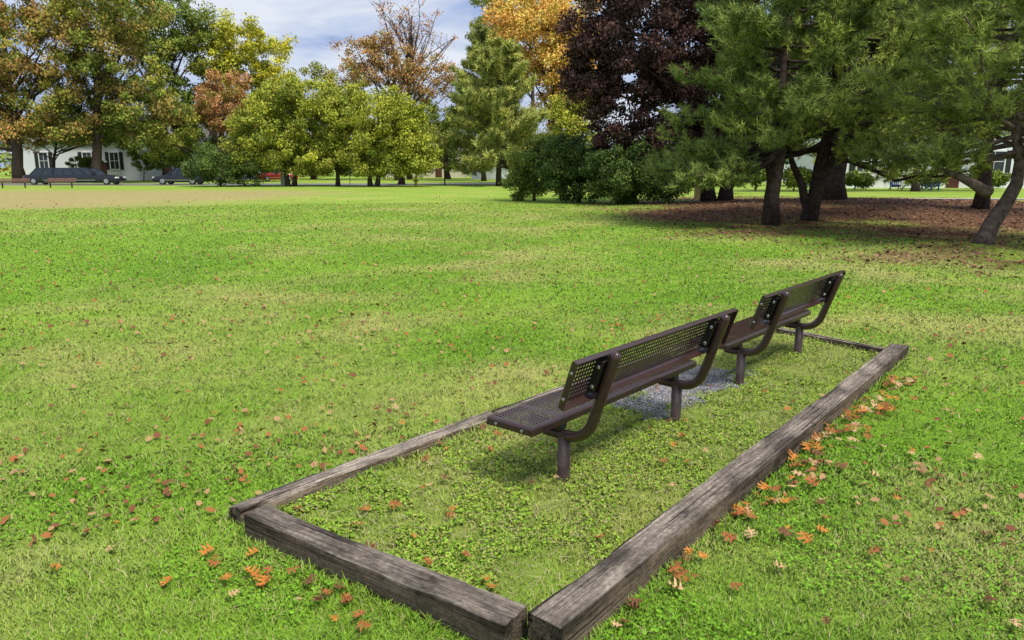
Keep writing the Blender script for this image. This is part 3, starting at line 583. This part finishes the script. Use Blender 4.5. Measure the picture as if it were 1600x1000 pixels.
# ------------------------------------------------------------------ houses
def siding(name,col):
    m=bpy.data.materials.new(name); nt,N,L,b=nodes(m); tc=N.new('ShaderNodeTexCoord'); wv=N.new('ShaderNodeTexWave'); wv.bands_direction='Z'; wv.wave_profile='SAW'; wv.inputs['Scale'].default_value=2.2
    L.new(tc.outputs['Object'],wv.inputs['Vector']); r=N.new('ShaderNodeValToRGB'); r.color_ramp.elements[0].color=(*[c*.8 for c in col],1); r.color_ramp.elements[1].color=(*col,1); r.color_ramp.elements[1].position=.2
    L.new(wv.outputs['Color'],r.inputs[0]); L.new(r.outputs[0],b.inputs['Base Color']); b.inputs['Roughness'].default_value=.7
    return m
M_sid=siding('white_siding',(.84,.86,.92)); M_sidt=siding('cream_siding',(.62,.56,.45)); M_roof=pm('shingles',(.18,.17,.17),.9,0,.35,3,.4,40); M_glass=pm('window_glass',(.03,.04,.05),.08,0,.3,2); M_trim=pm('white_trim',(.82,.82,.82),.6,0,.08,3); M_shut=pm('black_shutter',(.015,.016,.02),.6,0,.2,8); M_door=pm('door_paint',(.10,.03,.025),.5,0,.2,3)
def house(name,label,u,d,wd,dep,h,rh,wins,door=None,sid=None,shut=True,garage=None,rz=0):
    root=empty(name,PG(u,d),rz); tag(root,label,'house')
    a=wd/2
    V=[(-a,0,-.2),(a,0,-.2),(a,dep,-.2),(-a,dep,-.2),(-a,0,h),(a,0,h),(a,dep,h),(-a,dep,h),(-a,dep/2,h+rh),(a,dep/2,h+rh)]
    MB().add(V,[(0,1,5,4),(2,3,7,6),(1,2,6,9,5),(3,0,4,8,7),(4,5,9,8),(6,7,8,9)]).build('wall',sid or M_sid,root)
    e=.35; k=rh/(dep/2); mb=MB()
    for s in(0,1):
        y0=-e if s==0 else dep+e; z0=h-k*e+.06
        mb.add([(-a-e,y0,z0),(a+e,y0,z0),(a+e,dep/2,h+rh+.06),(-a-e,dep/2,h+rh+.06),(-a-e,y0,z0+.14),(a+e,y0,z0+.14),(a+e,dep/2,h+rh+.2),(-a-e,dep/2,h+rh+.2)],[(0,1,2,3),(4,5,6,7),(0,1,5,4),(1,2,6,5),(0,3,7,4)])
    rf=mb.build('roof',M_roof,root); MB().box((a*.5,dep*.55,h+rh+.3),(.7,.6,1.4)).build('chimney',pm('brick',(.28,.12,.09),.9,0,.3,8),rf)
    for x,z,w_,hh in wins:
        f=MB(); t=.09
        f.box((x,-.05,z+hh/2+t/2),(w_+2*t,.1,t)).box((x,-.05,z-hh/2-t/2),(w_+2*t,.14,t)).box((x-w_/2-t/2,-.05,z),(t,.1,hh)).box((x+w_/2+t/2,-.05,z),(t,.1,hh)).box((x,-.035,z),(w_,.05,.05)).box((x,-.033,z),(.04,.04,hh))
        wo=f.build('window',M_trim,root); MB().box((x,-.012,z),(w_,.02,hh)).build('pane',M_glass,wo)
        if shut:
            for s in(-1,1): MB().box((x+s*(w_/2+t+.25),-.03,z),(.42,.05,hh+.15)).build('shutter',M_shut,wo)
    if door is not None:
        do=MB().box((door,-.03,1.05),(.95,.06,2.1)).build('door',M_door,root); MB().box((door,-.1,2.2),(1.3,.2,.15)).build('lintel',M_trim,do)
    if garage is not None: MB().box((garage,-.03,1.1),(2.6,.06,2.2)).build('garage_door',M_trim,root)
    return root
house('house','white clapboard house with black shutters behind the limousine',130,90,15,8,4.6,3,[(-4.4,2.3,1.0,1.9),(.8,2.3,1.0,1.9),(4.0,2.3,1.0,1.9)],2.5)
house('house','white house half hidden behind the dark round bush',335,96,13,8,4.4,3,[(-4,2,.9,1.4),(0,2,.9,1.4),(4,2,.9,1.4)],2)
house('house','cream house with a grey roof glimpsed between the trees',665,114,12,9,4.2,4.2,[(-4,2,1,1.5),(0,2,1,1.5),(4,2,1,1.5)],2,M_sidt,False)
house('garage','low white garage left of the shrub clump',765,100,4.8,6,1.9,1.2,[],None,M_sid,False,0)
house('house','white house seen under the pines at the right',1475,58,17,9,4.2,3.0,[(-6.4,2.0,1,1.5),(-3.2,2.0,1,1.5),(3.6,2.0,1.5,1.5),(6.8,2.0,1,1.5)],.6,M_sid,True)
house('house','white house behind the burgundy tree trunks',1150,80,14,8,2.6,2,[(-4,1.6,1,1.2),(3,1.6,1,1.2)],0)
# ------------------------------------------------------------------ vehicles
M_blkp=pm('black_car_paint',(.012,.013,.017),.15,0,.1,3,spec=.7); M_redp=pm('red_car_paint',(.45,.02,.02),.2,0,.1,3,spec=.7); M_tyre=pm('tyre',(.02,.02,.02),.9); M_rim=pm('rim',(.5,.5,.52),.3,.8); M_lamp=pm('lamp_lens',(.7,.7,.68),.15,0,.1); M_tail=pm('tail_lens',(.35,.02,.02),.2); M_chr=pm('chrome',(.6,.6,.62),.2,1,.1)
def car(name,label,u,d,Ln,paint,rz=0,hgt=1.45,cab=(-.30,.20),pill=3,belt=.92):
    root=empty(name,PG(u,d)+Vector((0,0,.02)),rz); tag(root,label,'car'); w_=.9; h2=Ln/2; fr=1.55
    cb0,cb1=cab[0]*Ln,cab[1]*Ln
    st=[(-h2,.62,.72,.35),(-h2+.08,.80,.80,.28),(-h2+.5,belt-.02,w_,.24),(cb0,belt,w_,.22),(cb1,belt,w_,.22),(h2-.9,belt-.10,w_*.98,.22),(h2-.25,belt-.20,.84,.25),(h2-.05,.62,.76,.28),(h2,.55,.70,.35)]
    rings=[[(x,-w*.93,zb),(x,-w,zb+.2),(x,-w*.985,zt-.12),(x,-w*.90,zt),(x,0,zt+.025),(x,w*.90,zt),(x,w*.985,zt-.12),(x,w,zb+.2),(x,w*.93,zb)] for x,zt,w,zb in st]
    MB().loft(rings).build('body',paint,root,True).modifiers.new('e','EDGE_SPLIT').split_angle=math.radians(40)
    r0,r1=cb0+.45,cb1-.75; wr=.66
    V=[(cb0-.15,-.80,belt-.02),(cb1+.1,-.80,belt-.02),(cb1+.1,.80,belt-.02),(cb0-.15,.80,belt-.02),(r0,-wr,hgt-.05),(r1,-wr,hgt-.05),(r1,wr,hgt-.05),(r0,wr,hgt-.05)]
    MB().add(V,[(0,1,5,4),(1,2,6,5),(2,3,7,6),(3,0,4,7),(4,5,6,7)]).build('window_band',M_glass,root)
    MB().loft([[(r0-.05,-wr-.02,hgt-.06),(r1+.05,-wr-.02,hgt-.06),(r1+.05,wr+.02,hgt-.06),(r0-.05,wr+.02,hgt-.06)],[(r0+.05,-wr+.05,hgt),(r1-.1,-wr+.05,hgt),(r1-.1,wr-.05,hgt),(r0+.05,wr-.05,hgt)]]).build('roof',paint,root)
    for i in range(pill+1):
        f=i/pill
        for s in(-1,1): MB().tube([(cb0-.1+(cb1-cb0+.15)*f,s*.815,belt-.02),(r0+(r1-r0)*f,s*(wr+.012),hgt-.04)],.045,5).build('pillar',paint,root)
    for x in(-h2+1.05,h2-fr*.62):
        for s in(-1,1):
            M=Matrix.Translation((x,s*.80,.32))@Matrix.Rotation(PI/2,4,'X')
            wh=MB().lathe([(.2,-.11),(.29,-.115),(.325,-.08),(.325,.08),(.29,.115),(.2,.11)],20,M).build('wheel',M_tyre,root,True)
            MB().lathe([(.05,-.13),(.2,-.12),(.2,.12),(.05,.13)],14,M).build('rim',M_rim,wh)
    for s in(-1,1):
        MB().box((h2-.06,s*.58,.64),(.14,.30,.14)).build('headlight',M_lamp,root,bevel=.02); MB().box((-h2+.05,s*.60,.72),(.10,.26,.18)).build('taillight',M_tail,root,bevel=.02)
        MB().box((cb1-.25,s*.98,belt+.08),(.12,.16,.13)).build('mirror',paint,root,bevel=.02)
        MB().box((0,s*.905,.42),(Ln*.55,.02,.05)).build('trim',M_chr,root)
    MB().box((h2-.02,0,.42),(.12,1.5,.16)).build('bumper',paint,root,bevel=.03); MB().box((-h2+.02,0,.45),(.12,1.5,.16)).build('bumper',paint,root,bevel=.03)
    return root
car('limousine','long black stretch limousine parked beyond the far lawn edge',118,68,8.5,M_blkp,0,1.5,(-.40,.28),6)
car('parked_car','black car parked behind the round bush, right of the limousine',285,68.5,4.7,M_blkp,PI,1.5,(-.32,.2),3)
car('parked_car','small red car between the crab apple trunks',434,84,4.3,M_redp,PI*.1,1.45,(-.35,.2),3)
# ------------------------------------------------------------------ street furniture far away
M_wood=pm('bench_wood',(.26,.14,.11),.7,0,.25,6,.3,40)
def slat_bench(u,d,wd,label):
    root=empty('slatted_bench',PG(u,d)); tag(root,label,'bench','slatted wooden benches at the far left')
    s=MB(); [s.box((0,y,.45),(wd,.11,.04)) for y in(-.16,-.03,.10)]; s.build('seat',M_wood,root,bevel=.005)
    s=MB(); [s.box((0,.2+.03*i,.56+.12*i),(wd,.035,.09)) for i in range(2)]; s.build('backrest',M_wood,root,bevel=.005)
    for x in(-wd*.38,wd*.38): MB().box((x,.0,.21),(.08,.08,.44)).box((x,.02,.41),(.06,.42,.05)).tube([(x,.2,.41),(x,.28,.75)],.03,6).build('leg',M_barkg,root)
slat_bench(22,58,2.3,'brown slatted bench at the very left edge of the far lawn'); slat_bench(96,58.5,2.2,'brown slatted bench in front of the limousine')
M_blue=pm('blue_paint',(.03,.13,.38),.5,0,.15,5)
def adirondack(u,d,label,rz):
    root=empty('garden_chair',PG(u,d),rz); tag(root,label,'chair','blue garden chairs before the white house')
    s=MB(); [s.box((0,-.25+.1*i,.36-.03*i),(.52,.085,.025)) for i in range(6)]; s.build('seat',M_blue,root)
    s=MB(); [s.tube([(x,.28,.2),(x*1.35,.62,.9-.35*abs(x))],.045,4) for x in(-.22,-.11,0,.11,.22)]; s.build('backrest',M_blue,root)
    for sx in(-1,1):
        MB().box((sx*.34,.02,.56),(.13,.75,.03)).build('armrest',M_blue,root); MB().box((sx*.31,-.28,.27),(.03,.1,.56)).build('leg',M_blue,root); MB().tube([(sx*.27,-.3,.34),(sx*.27,.55,.03)],.035,4).build('leg',M_blue,root)
adirondack(1455,52,'blue garden chair on the right of the pair',.3); adirondack(1398,53,'blue garden chair on the left of the pair',-.3)
M_yel=pm('yellow_paint',(.55,.38,.02),.5,0,.15,6)
r0=empty('fire_hydrant',PG(650,63)); tag(r0,'yellow fire hydrant near the right end of the crab apple row','hydrant')
MB().lathe([(.16,0),(.16,.06),(.11,.08),(.11,.55),(.15,.57),(.15,.62),(.12,.72),(.05,.8),(.03,.86)],14).build('barrel',M_yel,r0,True)
for s in(-1,1): MB().lathe([(.05,.08),(.05,.18),(.065,.18),(.065,.22)],10,Matrix.Translation((0,0,.45))@Matrix.Rotation(s*PI/2,4,'Y')).build('nozzle',M_blk,r0)
r0=empty('sign_post',PG(547,66)); tag(r0,'thin post with a small pale sign between the crab apple trunks','sign'); MB().tube([(0,0,-.1),(0,0,1.5)],.035,8).build('post',M_rim,r0); MB().box((0,-.05,1.2),(.45,.03,.6)).build('panel',M_trim,r0,bevel=.01)
r0=empty('utility_box',PG(445,64)); tag(r0,'beige utility cabinet beside the leftmost crab apple trunk','cabinet'); MB().box((0,0,.5),(.55,.45,1.0)).build('cabinet',M_sidt,r0,bevel=.03); MB().box((0,0,1.03),(.62,.52,.06)).build('lid',M_conc,r0,bevel=.01)
r0=empty('litter_bin',PG(1092,38)); tag(r0,'pale grey bin left of the burgundy tree trunk','bin'); MB().lathe([(.24,0),(.28,.8),(.30,.82)],16).build('drum',M_conc,r0,True); MB().lathe([(.31,.82),(.31,.88),(.2,.96)],16).build('lid',M_rim,r0,True)
r0=empty('street_post',PG(695,66)); tag(r0,'slim dark post left of the olive pine','post'); MB().tube([(0,0,-.1),(0,0,2.2)],.06,8).build('pole',M_barkd,r0); MB().lathe([(.07,2.2),(.09,2.24),(.02,2.32)],10).build('cap',M_blk,r0)
